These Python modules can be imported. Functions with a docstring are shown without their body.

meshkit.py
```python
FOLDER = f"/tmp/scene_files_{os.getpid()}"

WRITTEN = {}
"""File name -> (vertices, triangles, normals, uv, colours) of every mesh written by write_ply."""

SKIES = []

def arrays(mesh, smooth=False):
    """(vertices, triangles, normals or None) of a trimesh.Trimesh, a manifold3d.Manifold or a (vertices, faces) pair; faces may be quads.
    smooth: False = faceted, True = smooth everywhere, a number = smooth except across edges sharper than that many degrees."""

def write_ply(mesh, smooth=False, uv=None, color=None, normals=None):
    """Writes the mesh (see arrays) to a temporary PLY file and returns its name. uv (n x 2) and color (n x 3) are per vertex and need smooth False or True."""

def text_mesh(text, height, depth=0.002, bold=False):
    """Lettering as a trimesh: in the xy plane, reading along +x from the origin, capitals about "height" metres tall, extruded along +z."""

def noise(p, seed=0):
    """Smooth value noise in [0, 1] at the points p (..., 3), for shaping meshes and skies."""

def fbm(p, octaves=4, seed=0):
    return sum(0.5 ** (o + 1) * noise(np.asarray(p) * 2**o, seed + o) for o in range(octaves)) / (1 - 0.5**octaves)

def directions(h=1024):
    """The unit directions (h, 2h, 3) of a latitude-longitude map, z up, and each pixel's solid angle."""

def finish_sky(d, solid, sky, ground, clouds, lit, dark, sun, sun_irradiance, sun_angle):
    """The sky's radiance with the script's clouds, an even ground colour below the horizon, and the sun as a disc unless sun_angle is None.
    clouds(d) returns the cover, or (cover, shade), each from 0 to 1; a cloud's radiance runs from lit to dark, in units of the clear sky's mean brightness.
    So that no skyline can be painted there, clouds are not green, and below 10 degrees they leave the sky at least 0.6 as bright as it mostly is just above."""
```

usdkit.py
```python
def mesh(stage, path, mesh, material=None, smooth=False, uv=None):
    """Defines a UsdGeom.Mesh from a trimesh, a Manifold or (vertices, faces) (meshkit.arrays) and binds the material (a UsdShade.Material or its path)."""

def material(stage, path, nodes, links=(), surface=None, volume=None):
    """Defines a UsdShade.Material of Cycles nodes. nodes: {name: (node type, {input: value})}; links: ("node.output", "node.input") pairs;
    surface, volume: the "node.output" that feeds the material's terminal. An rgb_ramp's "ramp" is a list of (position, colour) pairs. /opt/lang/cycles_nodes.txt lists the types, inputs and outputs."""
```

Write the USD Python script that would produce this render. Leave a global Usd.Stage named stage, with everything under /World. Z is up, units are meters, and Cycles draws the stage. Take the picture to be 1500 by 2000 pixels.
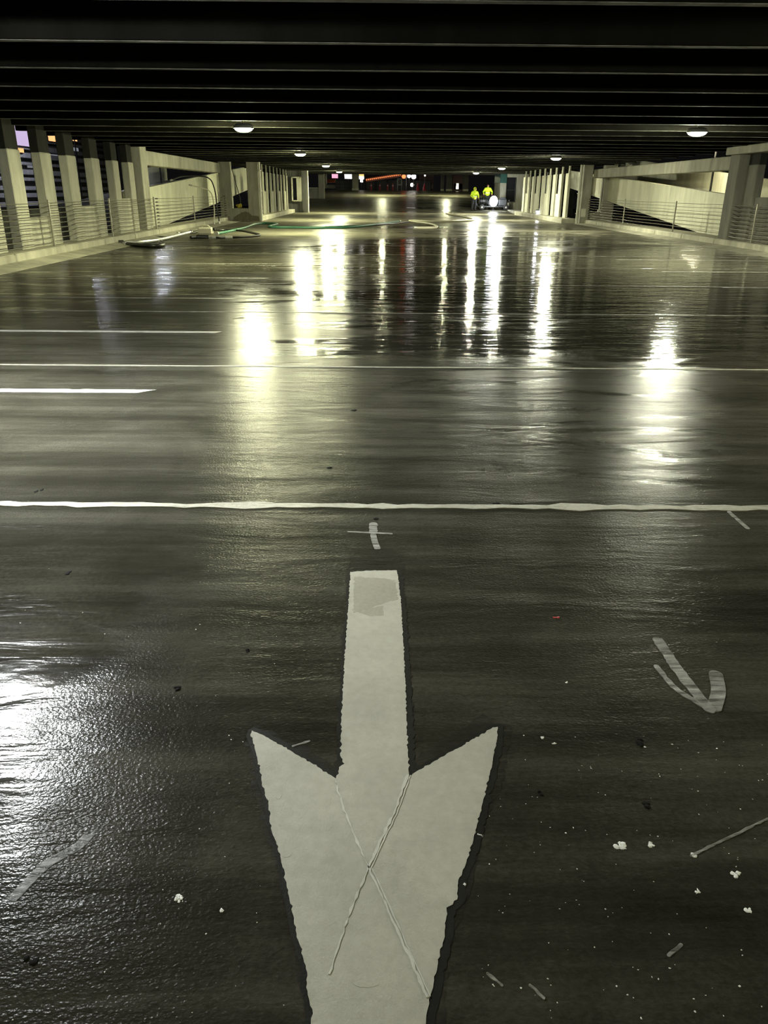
import math, random
import numpy as np, trimesh, manifold3d as m3
from shapely.geometry import Polygon, LineString, Point
from shapely.ops import unary_union
from shapely import affinity
from pxr import Usd, UsdGeom, UsdShade, UsdLux, Gf, Sdf, Vt
import usdkit, meshkit

random.seed(7); rng = np.random.default_rng(7)
stage = Usd.Stage.CreateInMemory()
UsdGeom.SetStageUpAxis(stage, 'Z'); UsdGeom.SetStageMetersPerUnit(stage, 1.0)
UsdGeom.Xform.Define(stage, '/World'); UsdGeom.Scope.Define(stage, '/World/Looks')

# ------------------------------------------------------------------ camera
FPX, HC = 1500.0, 1.6                      # focal length in pixels of a 1500 x 2000 frame, eye height
_d = np.array([743 - 750, 1000 - 372, -FPX]); _d /= np.linalg.norm(_d)
_e = np.array([1, -.0085, 0.]); _e -= _d * (_e @ _d); _e /= np.linalg.norm(_e)
ROT = np.array([_e, _d, np.cross(_e, _d)])   # world = ROT @ camera
EYE = np.array([0, 0, HC])
cam = UsdGeom.Camera.Define(stage, '/World/camera')
M = np.eye(4); M[:3, :3] = ROT.T; M[3, :3] = EYE
cam.AddTransformOp().Set(Gf.Matrix4d(*M.ravel().tolist()))
cam.CreateHorizontalApertureAttr(36.0); cam.CreateVerticalApertureAttr(48.0)
cam.CreateFocalLengthAttr(36.0 * FPX / 1500.0); cam.CreateClippingRangeAttr(Gf.Vec2f(0.05, 2000))
cam.CreateExposureAttr(0.0)

# ------------------------------------------------------------------ night sky
usdkit.material(stage, '/World/Looks/night_sky', {'b': ('background_shader', {'color': (0.55, 0.6, 0.8), 'strength': 0.004})}, surface='b.background')
dome = UsdLux.DomeLight.Define(stage, '/World/night_sky')
dome.CreateIntensityAttr(0.0015); dome.CreateColorAttr(Gf.Vec3f(.8, .8, .8))

LAMP_L, LAMP_R, LAMP_NEAR = (1.0, 1.0, .60), (1.0, 1.0, .74), (.96, 1.0, 1.0)
LAMP_POWER = 1900.0
LAMP_Z = 2.78

def at(x, y, Y):
    c = np.array([x - 750, 1000 - y, -FPX]); w = ROT @ c
    return EYE + w * (Y / w[1])
def at_x(x, y, X):
    w = ROT @ np.array([x - 750, 1000 - y, -FPX]); return EYE + w * (X / w[0])
def on_floor(x, y, h=0.0):
    w = ROT @ np.array([x - 750, 1000 - y, -FPX]); return EYE + w * ((h - HC) / w[2])

# ------------------------------------------------------------------ helpers
used = {}
def numbered(name, parent='/World'):
    k = (parent, name); n = used.get(k, 0); used[k] = n + 1
    return name if n == 0 else f'{name}_{n:03d}'
def custom(p, **kw):
    for k, v in kw.items():
        if v: p.SetCustomDataByKey(k, v)
def thing(name, label=None, cat=None, loc=(0, 0, 0), rz=0, group=None, kind=None):
    x = UsdGeom.Xform.Define(stage, '/World/' + numbered(name))
    x.AddTranslateOp().Set(Gf.Vec3d(*map(float, loc)))
    if rz: x.AddRotateZOp().Set(math.degrees(rz))
    custom(x.GetPrim(), label=label, category=cat, group=group, kind=kind)
    return x.GetPrim()
def obj(name, mesh, mat, parent=None, smooth=False, label=None, cat=None, group=None, kind=None):
    if isinstance(mesh, (list, tuple)) and len(mesh) and isinstance(mesh[0], trimesh.Trimesh):
        mesh = trimesh.util.concatenate(mesh)
    pp = str(parent.GetPath()) if parent else '/World'
    m = usdkit.mesh(stage, f'{pp}/{numbered(name, pp)}', mesh, MAT[mat], smooth=smooth)
    custom(m.GetPrim(), label=label, category=cat, group=group, kind=kind)
    return m.GetPrim()
def box(x0, x1, y0, y1, z0, z1, b=0.0):
    lo, hi = np.array([min(x0, x1), min(y0, y1), min(z0, z1)], float), np.array([max(x0, x1), max(y0, y1), max(z0, z1)], float)
    if b <= 0:
        m = trimesh.creation.box(hi - lo); m.apply_translation((lo + hi) / 2); return m
    b = min(b, *((hi - lo) / 2.2)); pts = []
    for s in np.ndindex(2, 2, 2):
        for k in range(3):
            p = np.where(np.array(s) == 0, lo + b, hi - b); p[k] = (lo, hi)[s[k]][k]; pts.append(p)
    return trimesh.convex.convex_hull(np.array(pts))
def hull(pts): return trimesh.convex.convex_hull(np.asarray(pts, float))
def tube(path, r, n=8, closed=False):
    P = np.asarray(path, float); rs = np.broadcast_to(r, len(P)).astype(float)
    T = np.gradient(P, axis=0); T /= np.maximum(np.linalg.norm(T, axis=1, keepdims=True), 1e-9)
    up = np.array([0, 0, 1.]) if abs(T[0][2]) < .9 else np.array([1., 0, 0])
    V = []
    u = np.cross(T[0], up); u /= np.linalg.norm(u)
    for p, t, q in zip(P, T, rs):
        u = u - t * (u @ t); u /= np.linalg.norm(u); w = np.cross(t, u)
        a = np.arange(n) * 2 * math.pi / n
        V.append(p + q * (np.cos(a)[:, None] * u + np.sin(a)[:, None] * w))
    V = np.vstack(V); F = []
    for i in range(len(P) - 1):
        for j in range(n):
            a, b_, c, d = i * n + j, i * n + (j + 1) % n, (i + 1) * n + (j + 1) % n, (i + 1) * n + j
            F += [[a, d, c], [a, c, b_]]
    c0, c1 = len(V), len(V) + 1; V = np.vstack([V, P[0], P[-1]])
    for j in range(n):
        F.append([c0, j, (j + 1) % n]); e = (len(P) - 1) * n; F.append([c1, e + (j + 1) % n, e + j])
    m = trimesh.Trimesh(V, F, process=False); m.fix_normals() if False else None
    return m
def smooth_path(pts, n=8):
    P = np.asarray(pts, float); Q = np.vstack([2 * P[0] - P[1], P, 2 * P[-1] - P[-2]]); out = []
    for i in range(1, len(Q) - 2):
        for t in np.linspace(0, 1, n, endpoint=False):
            a, b_, c, d = Q[i - 1], Q[i], Q[i + 1], Q[i + 2]
            out.append(.5 * (2 * b_ + (c - a) * t + (2 * a - 5 * b_ + 4 * c - d) * t ** 2 + (3 * b_ - a - 3 * c + d) * t ** 3))
    return np.array(out + [P[-1]])
def lathe(profile, n=24, axis='z'):
    m = trimesh.creation.revolve(np.asarray(profile, float), sections=n)
    if axis == 'y': m.apply_transform(trimesh.transformations.rotation_matrix(math.pi / 2, [1, 0, 0]))
    if axis == 'x': m.apply_transform(trimesh.transformations.rotation_matrix(math.pi / 2, [0, 1, 0]))
    return m
def moved(m, v): m = m.copy(); m.apply_translation(v); return m
def slab(poly, z0, h):
    polys = [g for g in getattr(poly, 'geoms', [poly]) if g.geom_type == 'Polygon' and g.area > 1e-6]
    ms = []
    for g in polys:
        m = trimesh.creation.extrude_polygon(g, h, engine='earcut'); m.apply_translation([0, 0, z0]); ms.append(m)
    return trimesh.util.concatenate(ms)
def ragged(pts, step=.02, amp=.004, seed=0, closed=True):
    """A closed outline, cut into short steps and roughened as brushed or rolled paint is."""
    P = np.asarray(pts, float); out = []; r = np.random.default_rng(seed)
    for a, b_ in zip(P, np.roll(P, -1, 0)):
        n = max(1, int(np.linalg.norm(b_ - a) / step)); nn = np.array([-(b_ - a)[1], (b_ - a)[0]]); nn /= max(np.linalg.norm(nn), 1e-9)
        for i in range(n):
            out.append(a + (b_ - a) * i / n + nn * r.normal(0, amp) * (i > 0))
    return Polygon(out).buffer(0)

# ------------------------------------------------------------------ materials
MAT = {}
def material(name, nodes, links=(), **kw): MAT[name] = usdkit.material(stage, '/World/Looks/' + name, nodes, links, **kw)
def plain(name, col, rough=.6, metal=0., spec=.5):
    material(name, {'p': ('principled_bsdf', {'base_color': col, 'roughness': rough, 'metallic': metal, 'specular_ior_level': spec})}, surface='p.BSDF')
def glow(name, col, s):
    material(name, {'e': ('emission', {'color': col, 'strength': s})}, surface='e.emission')
def concrete(name, c0, c1, rough=.8, stains=.5, scale=1.0, bump=.004, spec=.3):
    """Cast concrete: cloudy tone, dribble stains, pores."""
    material(name, {
        'g': ('geometry', {}),
        'm1': ('mapping', {'scale': (1.2 * scale, 1.2 * scale, .5 * scale)}), 'n1': ('noise_texture', {'scale': 1.0, 'detail': 6.0, 'roughness': .6}),
        'm2': ('mapping', {'scale': (2.6 * scale, 2.6 * scale, .5 * scale)}), 'n2': ('noise_texture', {'scale': 1.0, 'detail': 5.0, 'roughness': .65}),
        'n3': ('noise_texture', {'scale': 45.0, 'detail': 3.0}),
        'r': ('rgb_ramp', {'ramp': [(.3, c0), (.7, c1)]}),
        'r2': ('rgb_ramp', {'ramp': [(.30, (1 - stains,) * 3), (.58, (1, 1, 1))]}),
        'x': ('mix', {'mix_type': 'multiply', 'fac': .8}),
        'b': ('bump', {'distance': bump, 'strength': .6}),
        'p': ('principled_bsdf', {'roughness': rough, 'specular_ior_level': spec})},
        [('g.position', 'm1.vector'), ('g.position', 'm2.vector'), ('m1.vector', 'n1.vector'), ('m2.vector', 'n2.vector'), ('g.position', 'n3.vector'),
         ('n1.fac', 'r.fac'), ('n2.fac', 'r2.fac'), ('r.color', 'x.color1'), ('r2.color', 'x.color2'), ('x.color', 'p.base_color'),
         ('n3.fac', 'b.height'), ('b.normal', 'p.normal')], surface='p.BSDF')
concrete('wall_concrete', (.36, .35, .27), (.55, .54, .43), stains=.35)
concrete('column_concrete', (.24, .235, .185), (.38, .37, .29), stains=.4)
concrete('spandrel_concrete', (.52, .52, .40), (.68, .67, .52), stains=.22)
concrete('pale_concrete', (.66, .66, .50), (.80, .79, .61), stains=.18)
concrete('kerb_concrete', (.30, .29, .22), (.52, .50, .39), stains=.3, rough=.7)
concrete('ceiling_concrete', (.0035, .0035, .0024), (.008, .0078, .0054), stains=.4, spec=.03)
concrete('dark_wall', (.06, .06, .055), (.10, .10, .09), stains=.3)
concrete('street_asphalt', (.05, .05, .05), (.09, .085, .08), stains=.2, rough=.4)
concrete('facade_band', (.22, .22, .23), (.34, .34, .36), stains=.3)
concrete('shaded_right_concrete', (.10, .098, .08), (.19, .185, .15), stains=.4)  # column concrete darkened: the right wall's weaker light is in this colour
concrete('shaded_top_concrete', (.018, .018, .015), (.034, .033, .028), stains=.4, spec=.08)  # near-black: shade above the lamp cutoff, put into the colour
concrete('bounce_lit_concrete', (.10, .098, .08), (.30, .29, .24), stains=.6, scale=2.0)  # paler than the ceiling: light bounced off the floor, put into the colour
concrete('muddy_stain', (.10, .095, .06), (.18, .165, .10), stains=.4)

def floor_material(name):
    MR = lambda a, b_, c, d, t='smoothstep': ('map_range', {'range_type': t, 'from_min': a, 'from_max': b_, 'to_min': c, 'to_max': d, 'clamp': True})
    MA = lambda k, t='multiply_add', c=0.0: ('math', {'math_type': t, 'value2': k, 'value3': c})
    nodes = {
        'g': ('geometry', {}), 's': ('separate_xyz', {}),
        # tone: streaks left by the broom and the squeegee along X, clouds, grain
        'ms': ('mapping', {'scale': (.22, 4.2, 1)}), 'streak': ('noise_texture', {'scale': 1.0, 'detail': 7.0, 'roughness': .66}),
        'cloud': ('noise_texture', {'scale': 1.3, 'detail': 6.0, 'roughness': .65, 'distortion': .6}),
        'grain': ('noise_texture', {'scale': 55.0, 'detail': 4.0, 'roughness': .7}),
        'a1': MA(.50), 'a2': MA(.30), 'a3': MA(.20),
        'tone': ('map_range', {'from_min': .36, 'from_max': .64, 'to_min': 0.0, 'to_max': 1.0, 'clamp': True}),
        'dry': ('rgb_ramp', {'ramp': [(0.0, (.085, .080, .056)), (.5, (.15, .142, .102)), (1.0, (.24, .228, .168))]}),
        'dampc': ('rgb_ramp', {'ramp': [(0.0, (.0085, .0081, .0054)), (.45, (.0215, .0204, .0145)), (1.0, (.052, .0495, .0365))]}),
        # how wet: 0 dry, .5 damp, 1 standing water.  Washed by the crew: damp near, running water in the middle, drying beyond
        'mw': ('mapping', {'scale': (.14, .30, 1), 'location': (3.1, .7, 0)}), 'wet1': ('noise_texture', {'scale': 1.0, 'detail': 5.0, 'roughness': .6, 'distortion': .9}),
        'mw2': ('mapping', {'scale': (.50, 1.25, 1), 'location': (.4, 9.7, 0)}), 'wet2': ('noise_texture', {'scale': 1.0, 'detail': 6.0, 'roughness': .68, 'distortion': 1.6}),
        'wy': MR(5.6, 8.4, -.16, .035), 'wy2': MR(22.0, 40.0, 0.0, -.24), 'wx': MR(-2.0, 2.2, -.05, .10),
        'w0': MA(1.0, 'add'), 'w3': MA(1.0, 'add'), 'w1': MA(.75), 'w2': MA(.62, c=0.0), 'w4': MA(-.185, 'add'),
        'wet': MR(.46, .63, 0.0, 1.0), 'damp': MR(.33, .52, 0.0, 1.0), 'near': MR(24.0, 36.0, 1.0, 0.0),
        'damp2': ('math', {'math_type': 'maximum'}),
        'col': ('mix', {}),
        'spec': MR(0.0, 1.0, .05, .46, 'linear'), 'nx': MR(-1.3, -.30, .40, 0.0), 'ny': MR(3.2, 4.3, 1.0, 0.0), 'nn': ('math', {'math_type': 'multiply'}), 'w5': ('math', {'math_type': 'add'}), 'rough': MR(0.0, 1.0, .25, .085, 'linear'), 'rdry': MR(0.0, 1.0, .12, 0.0, 'linear'), 'ra': ('math', {'math_type': 'add'}),
        # relief: broom lines, pores, slow unevenness
        'mb': ('mapping', {'scale': (22, 90, 1)}), 'broom': ('noise_texture', {'scale': 1.0, 'detail': 2.0, 'roughness': .5}),
        'mp': ('mapping', {'scale': (85, 110, 1)}), 'pore': ('noise_texture', {'scale': 1.0, 'detail': 1.5, 'roughness': .55}),
        'mr': ('mapping', {'scale': (1.1, 4.2, 1)}), 'ripple': ('noise_texture', {'scale': 1.0, 'detail': 4.0, 'roughness': .55, 'distortion': .5}),
        'h1': MA(2.6),
        'dryness': MR(0.0, 1.0, 1.0, .12, 'linear'), 'fade': MR(3.0, 14.0, 1.0, .35, 'linear'), 'bs': ('math', {'math_type': 'multiply'}),
        'b1': ('bump', {'distance': .00085}),
        'b2': ('bump', {'distance': .024, 'strength': .6}),
        'p': ('principled_bsdf', {'ior': 1.33, 'specular_ior_level': .42}),
    }
    links = [('g.position', 's.vector')]
    for a, b_ in (('ms', 'streak'), ('mw', 'wet1'), ('mw2', 'wet2'), ('mb', 'broom'), ('mr', 'ripple'), ('mp', 'pore')): links += [('g.position', a + '.vector'), (a + '.vector', b_ + '.vector')]
    links += [('g.position', k + '.vector') for k in ('cloud', 'grain')]
    links += [('streak.fac', 'a1.value1'), ('cloud.fac', 'a2.value1'), ('a1.value', 'a2.value3'), ('grain.fac', 'a3.value1'), ('a2.value', 'a3.value3'), ('a3.value', 'tone.value'),
              ('tone.result', 'dry.fac'), ('tone.result', 'dampc.fac'),
              ('s.y', 'wy.value'), ('s.y', 'wy2.value'), ('s.x', 'wx.value'), ('wy.result', 'w0.value1'), ('wy2.result', 'w0.value2'), ('w0.value', 'w3.value1'), ('s.x', 'nx.value'), ('s.y', 'ny.value'), ('nx.result', 'nn.value1'), ('ny.result', 'nn.value2'), ('nn.value', 'w5.value1'), ('wx.result', 'w5.value2'), ('w5.value', 'w3.value2'),
              ('wet1.fac', 'w1.value1'), ('w3.value', 'w1.value3'), ('wet2.fac', 'w2.value1'), ('w1.value', 'w2.value3'), ('w2.value', 'w4.value1'),
              ('w4.value', 'wet.value'), ('w4.value', 'damp.value'), ('s.y', 'near.value'), ('damp.result', 'damp2.value1'), ('near.result', 'damp2.value2'),
              ('damp2.value', 'col.fac'), ('dry.color', 'col.color1'), ('dampc.color', 'col.color2'), ('col.color', 'p.base_color'),
              ('wet.result', 'rough.value'), ('wet.result', 'spec.value'), ('spec.result', 'p.specular_ior_level'), ('damp2.value', 'rdry.value'), ('rough.result', 'ra.value1'), ('rdry.result', 'ra.value2'), ('ra.value', 'p.roughness'),
              ('pore.fac', 'h1.value1'), ('broom.fac', 'h1.value3'), ('wet.result', 'dryness.value'), ('s.y', 'fade.value'), ('dryness.result', 'bs.value1'), ('fade.result', 'bs.value2'), ('bs.value', 'b1.strength'), ('h1.value', 'b1.height'),
              ('ripple.fac', 'b2.height'), ('b1.normal', 'b2.normal'), ('b2.normal', 'p.normal')]
    material(name, nodes, links, surface='p.BSDF')
floor_material('wet_floor')

def paint(name, c0, c1, rough=.5, cover=None, scale=30.0, spec=.3):
    nodes = {'g': ('geometry', {}), 'n': ('noise_texture', {'scale': scale, 'detail': 5.0, 'roughness': .65}), 'n2': ('noise_texture', {'scale': 4.0, 'detail': 3.0}),
             'a': ('math', {'math_type': 'multiply_add', 'value2': .5}), 'a0': ('math', {'math_type': 'multiply', 'value2': .5}), 'r': ('rgb_ramp', {'ramp': [(.35, c0), (.65, c1)]}),
             'n3': ('noise_texture', {'scale': 160.0, 'detail': 2.0}), 'b': ('bump', {'distance': .0012, 'strength': .7}), 'p': ('principled_bsdf', {'roughness': rough, 'specular_ior_level': spec})}
    links = [('g.position', 'n.vector'), ('g.position', 'n2.vector'), ('g.position', 'n3.vector'), ('n2.fac', 'a0.value1'), ('a0.value', 'a.value3'), ('n.fac', 'a.value1'), ('a.value', 'r.fac'), ('r.color', 'p.base_color'),
             ('n3.fac', 'b.height'), ('b.normal', 'p.normal')]
    if cover is not None:                    # thin, patchy paint: the floor shows through
        nodes['mc'] = ('mapping', {'scale': (6, 45, 1)}); nodes['nc'] = ('noise_texture', {'scale': 1.0, 'detail': 4.0, 'roughness': .7})
        nodes['rc'] = ('map_range', {'from_min': .5 - cover, 'from_max': .5 - cover + .35, 'to_min': 0.0, 'to_max': 1.0, 'clamp': True})
        links += [('g.position', 'mc.vector'), ('mc.vector', 'nc.vector'), ('nc.fac', 'rc.value'), ('rc.result', 'p.alpha')]
    material(name, nodes, links, surface='p.BSDF')
paint('arrow_paint', (.255, .246, .198), (.325, .314, .253))
paint('arrow_ridge', (.35, .34, .285), (.42, .41, .35))
paint('worn_paint', (.19, .181, .138), (.24, .23, .178), scale=60)
paint('black_paint', (.008, .008, .006), (.014, .014, .011), rough=.5, spec=.06)
paint('faded_black', (.012, .012, .009), (.020, .019, .0145), rough=.5, cover=.10, spec=.10)
paint('line_paint', (.24, .235, .205), (.36, .355, .31), cover=.35)
paint('far_line_paint', (.14, .14, .12), (.26, .25, .21), cover=.2)
paint('sealant', (.19, .184, .143), (.30, .292, .232), cover=.42)
paint('wet_sealant', (.13, .125, .10), (.24, .23, .19), cover=.2)
paint('spray_paint', (.20, .20, .17), (.32, .315, .28), cover=.2)
paint('chalk_scuff', (.14, .14, .125), (.26, .255, .23), cover=.12)
paint('faint_scuff', (.07, .068, .055), (.11, .105, .09), cover=.0)
plain('speck_white', (.55, .55, .5), .6)
plain('debris_black', (.006, .006, .005), .8, 0, .05)
plain('debris_red', (.25, .02, .02), .5)
plain('cable_steel', (.30, .29, .23), .35, .7)
plain('dark_steel', (.03, .03, .03), .5, .3)
plain('galvanised', (.45, .45, .42), .4, .4)
plain('pipe_white', (.62, .61, .52), .45)
plain('hose_green', (.04, .15, .085), .5)
plain('hose_black', (.012, .012, .01), .4)
plain('hose_cream', (.58, .55, .42), .5)
plain('lamp_housing', (.16, .16, .14), .5)
plain('teal_paint', (.012, .07, .06), .6)
plain('yellow_cloth', (.45, .36, .04), .8)
plain('hivis', (.62, .85, .03), .7)
plain('reflective', (.75, .76, .72), .3)
plain('trousers', (.02, .022, .028), .85)
plain('boots', (.02, .016, .012), .5)
plain('skin', (.42, .22, .14), .55)
plain('hair', (.02, .014, .01), .6)
plain('machine_grey', (.05, .053, .057), .5, .1)
plain('machine_dark', (.016, .017, .018), .5)
plain('rubber', (.014, .014, .014), .7)
plain('bollard_red', (.45, .02, .04), .5)
plain('cone_orange', (.6, .14, .03), .5)
plain('sign_grey', (.32, .34, .36), .5)
plain('black_board', (.012, .012, .014), .5)
plain('pink_wall', (.45, .30, .27), .8)
plain('window_dark', (.012, .013, .016), .12)
glow('lens_left', LAMP_L, LAMP_POWER); glow('lens_right', LAMP_R, LAMP_POWER); glow('lens_near', LAMP_NEAR, LAMP_POWER * 1.25)
glow('work_light', (.9, .95, 1.0), 40.0)
glow('glint_lens', (.95, .97, 1.0), 60.0)
glow('neon_pink', (1.0, .45, .62), 1.1); glow('neon_lilac', (.78, .62, .95), .8); glow('neon_orange', (1.0, .42, .16), 1.6)
glow('sign_white', (1.0, .93, .9), 6.0); glow('sign_yellow', (1.0, .62, .2), 1.3); glow('signal_red', (1.0, .10, .03), 5.0)
glow('street_lens', (1.0, .8, .62), 60.0); glow('blue_lens', (.80, .86, 1.0), 350.0); glow('added_yard_lens', (.85, .88, 1.0), 1500.0); glow('lit_window', (.75, .8, .9), .22)
glow('warm_lens', (1.0, .93, .62), 420.0); glow('lens_far', LAMP_L, LAMP_POWER * .5); glow('orange_string', (1.0, .30, .10), 1.0)

# ------------------------------------------------------------------ the setting: floor
XL, XR = -7.5, 10.6                           # kerb lines left and right
RAMP0, RAMP1, SLOPE = 66.0, 98.0, .05        # the deck is level to RAMP0, then climbs to the street
def zf(Y): return max(0.0, min(Y, RAMP1) - RAMP0) * SLOPE
joints = [3.9 + 3.6 * k for k in range(-4, 18)] + [RAMP0 + 3.5 * k for k in range(0, 11)]
joints = [j for j in joints if j < RAMP0 - 1 or j >= RAMP0]
floor = thing('floor', 'dark wet broom-finished concrete parking deck', kind='structure')
for y0, y1 in zip(joints, joints[1:]):
    g = .012
    a, b_ = y0 + g, y1 - g
    pts = [(x, y, zf(y) + dz) for x in (XL - 1.3, XR + 1.2) for y, dz in ((a, -.16), (a, -.006), (a + .008, 0), (b_ - .008, 0), (b_, -.006), (b_, -.16))]
    obj('floor_panel', hull(pts), 'wet_floor', floor)
for i, y in enumerate(joints[1:22]):
    near = y < 8
    w = .030 if y < 5 else .012 if y < 8 else .02
    n = 220 if near else 24
    xs = np.linspace(XL, XR, n)
    r = np.random.default_rng(100 + i)
    lo = y - w * (1 + .25 * r.normal(size=n) * near) ; hi = y + w * (1 + .25 * r.normal(size=n) * near)
    if y < 5:                                    # spread and broken places of the nearest joint
        for cx, hw, ex in ((-.73, .20, .022), (1.08, .14, .030)):
            k = np.abs(xs - cx) < hw; hi[k] += ex * (1 - ((xs[k] - cx) / hw) ** 2); lo[k] -= .6 * ex * (1 - ((xs[k] - cx) / hw) ** 2)
    ring = np.vstack([np.stack([xs, lo], 1), np.stack([xs, hi], 1)[::-1]])
    obj('joint_sealant', slab(Polygon(ring).buffer(0), zf(y) - .03, .0345), 'sealant' if near else 'wet_sealant', floor)

# the kerbs, walls and openings along both sides
def wall_units(w, xa, xb, units, mat, top, cap=2.42):
    """Precast H units: two posts joined by a panel below a sill, slots between the units."""
    for (y0, y1, post, sill) in units:
        obj('wall_post', box(xa, xb, y0, y0 + post, .2, cap, .02), mat, w)
        obj('wall_post', box(xa, xb, y1 - post, y1, .2, cap, .02), mat, w)
        obj('shaded_post_top', box(xa, xb - .03 * np.sign(xb - xa), y0, y0 + post, cap - .01, top, .01), 'shaded_top_concrete', w)  # upper ends of the posts, coloured dark for the shade above the lamps' cutoff
        obj('shaded_post_top', box(xa, xb - .03 * np.sign(xb - xa), y1 - post, y1, cap - .01, top, .01), 'shaded_top_concrete', w)
        obj('sill_panel', box(xa + .06 * np.sign(xb - xa), xb - .06 * np.sign(xb - xa), y0 + post - .01, y1 - post + .01, .2, sill, .015), mat, w)
wl = thing('wall_left', 'precast concrete side wall with tall slots and a ramp opening on the left', kind='structure')
wr = thing('wall_right', 'precast concrete side wall with a ramp opening on the right', kind='structure')
# left: kerb and apron in cast lengths
for k, y0 in enumerate(np.arange(9.0, 44.4, 3.0)):
    y1 = min(y0 + 3.0, 44.5)
    obj('apron', hull([(x, y, z) for y in (y0 + .01, y1 - .01) for x, z in ((XL, .003), (-8.12, .07), (-8.12, -.05), (XL, -.05))]), 'kerb_concrete', wl)
    obj('kerb', box(-9.0, -8.1, y0 + .012, y1 - .012, -.05, .23, .03), 'kerb_concrete', wl)
for k, y0 in enumerate(np.arange(12.0, 44.4, 3.0)):
    y1 = min(y0 + 3.0, 45)
    obj('apron', hull([(x, y, z) for y in (y0 + .01, y1 - .01) for x, z in ((XR, .003), (11.12, .06), (11.12, -.05), (XR, -.05))]), 'kerb_concrete', wr)
    obj('kerb', box(11.1, 12.0, y0 + .012, y1 - .012, -.05, .22, .03), 'kerb_concrete', wr)
TOP = 3.45
wall_units(wl, -8.75, -8.5, [(10.6, 14.0, .75, .55), (15.2, 18.55, .75, .72), (19.35, 21.85, .66, .92), (22.95, 25.55, .66, 1.12), (26.8, 29.0, .56, 1.29)], 'wall_concrete', TOP)
obj('wall_column', box(-9.0, -8.4, 29.6, 30.4, .2, TOP, .02), 'wall_concrete', wl)
obj('wall_beam', box(-8.95, -8.45, 30.4, 44.5, 2.38, 2.86, .02), 'wall_concrete', wl)
wall_units(wr, 11.65, 11.4, [(23.55, 26.1, .72, 1.5), (19.8, 22.5, .72, 1.3), (16.0, 18.8, .72, 1.1)], 'shaded_right_concrete', TOP)
obj('wall_column', box(11.2, 11.9, 26.3, 27.0, .2, TOP, .02), 'shaded_right_concrete', wr)
obj('wall_beam', box(11.4, 11.9, 27.0, 44.8, 2.3, 2.72, .02), 'column_concrete', wr)
obj('ledger', box(11.0, 11.9, 15, 26.95, 2.72, 2.95, .02), 'column_concrete', wr)

# end piers of the ramp openings: two columns over a base, an opening between them
def pier(w, y, xs, sill, mat, depth=.55, top=TOP):
    x0, x1, x2, x3 = xs
    obj('pier_column', box(x0, x1, y, y + depth, 0, top, .02), mat, w)
    obj('pier_column', box(x2, x3, y, y + depth, 0, top, .02), mat, w)
    return obj('pier_base', box(x1 - .01, x2 + .01, y + .03, y + depth - .03, 0, sill, .02), mat, w)
pier(wl, 44.6, (-8.62, -8.0, -7.12, -6.5), .65, 'column_concrete')
stain = [(-8.0, .03), (-7.95, .2), (-7.7, .34), (-7.45, .45), (-7.3, .5), (-7.12, .46), (-7.05, .38), (-6.95, .30), (-6.8, .28), (-6.58, .25), (-6.56, .03)]
sm = slab(ragged(stain, .06, .012, 3), 0, .012); sm.apply_transform(np.array([[1, 0, 0, 0], [0, 0, -1, 44.606], [0, 1, 0, 0], [0, 0, 0, 1.]]))
obj('mud_stain', sm, 'muddy_stain', wl)
pier(wr, 44.9, (10.8, 11.4, 12.05, 12.7), .58, 'column_concrete')
obj('cover_plate', box(10.92, 11.2, 44.85, 44.9, .35, .78, .01), 'spandrel_concrete', wr)
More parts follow.
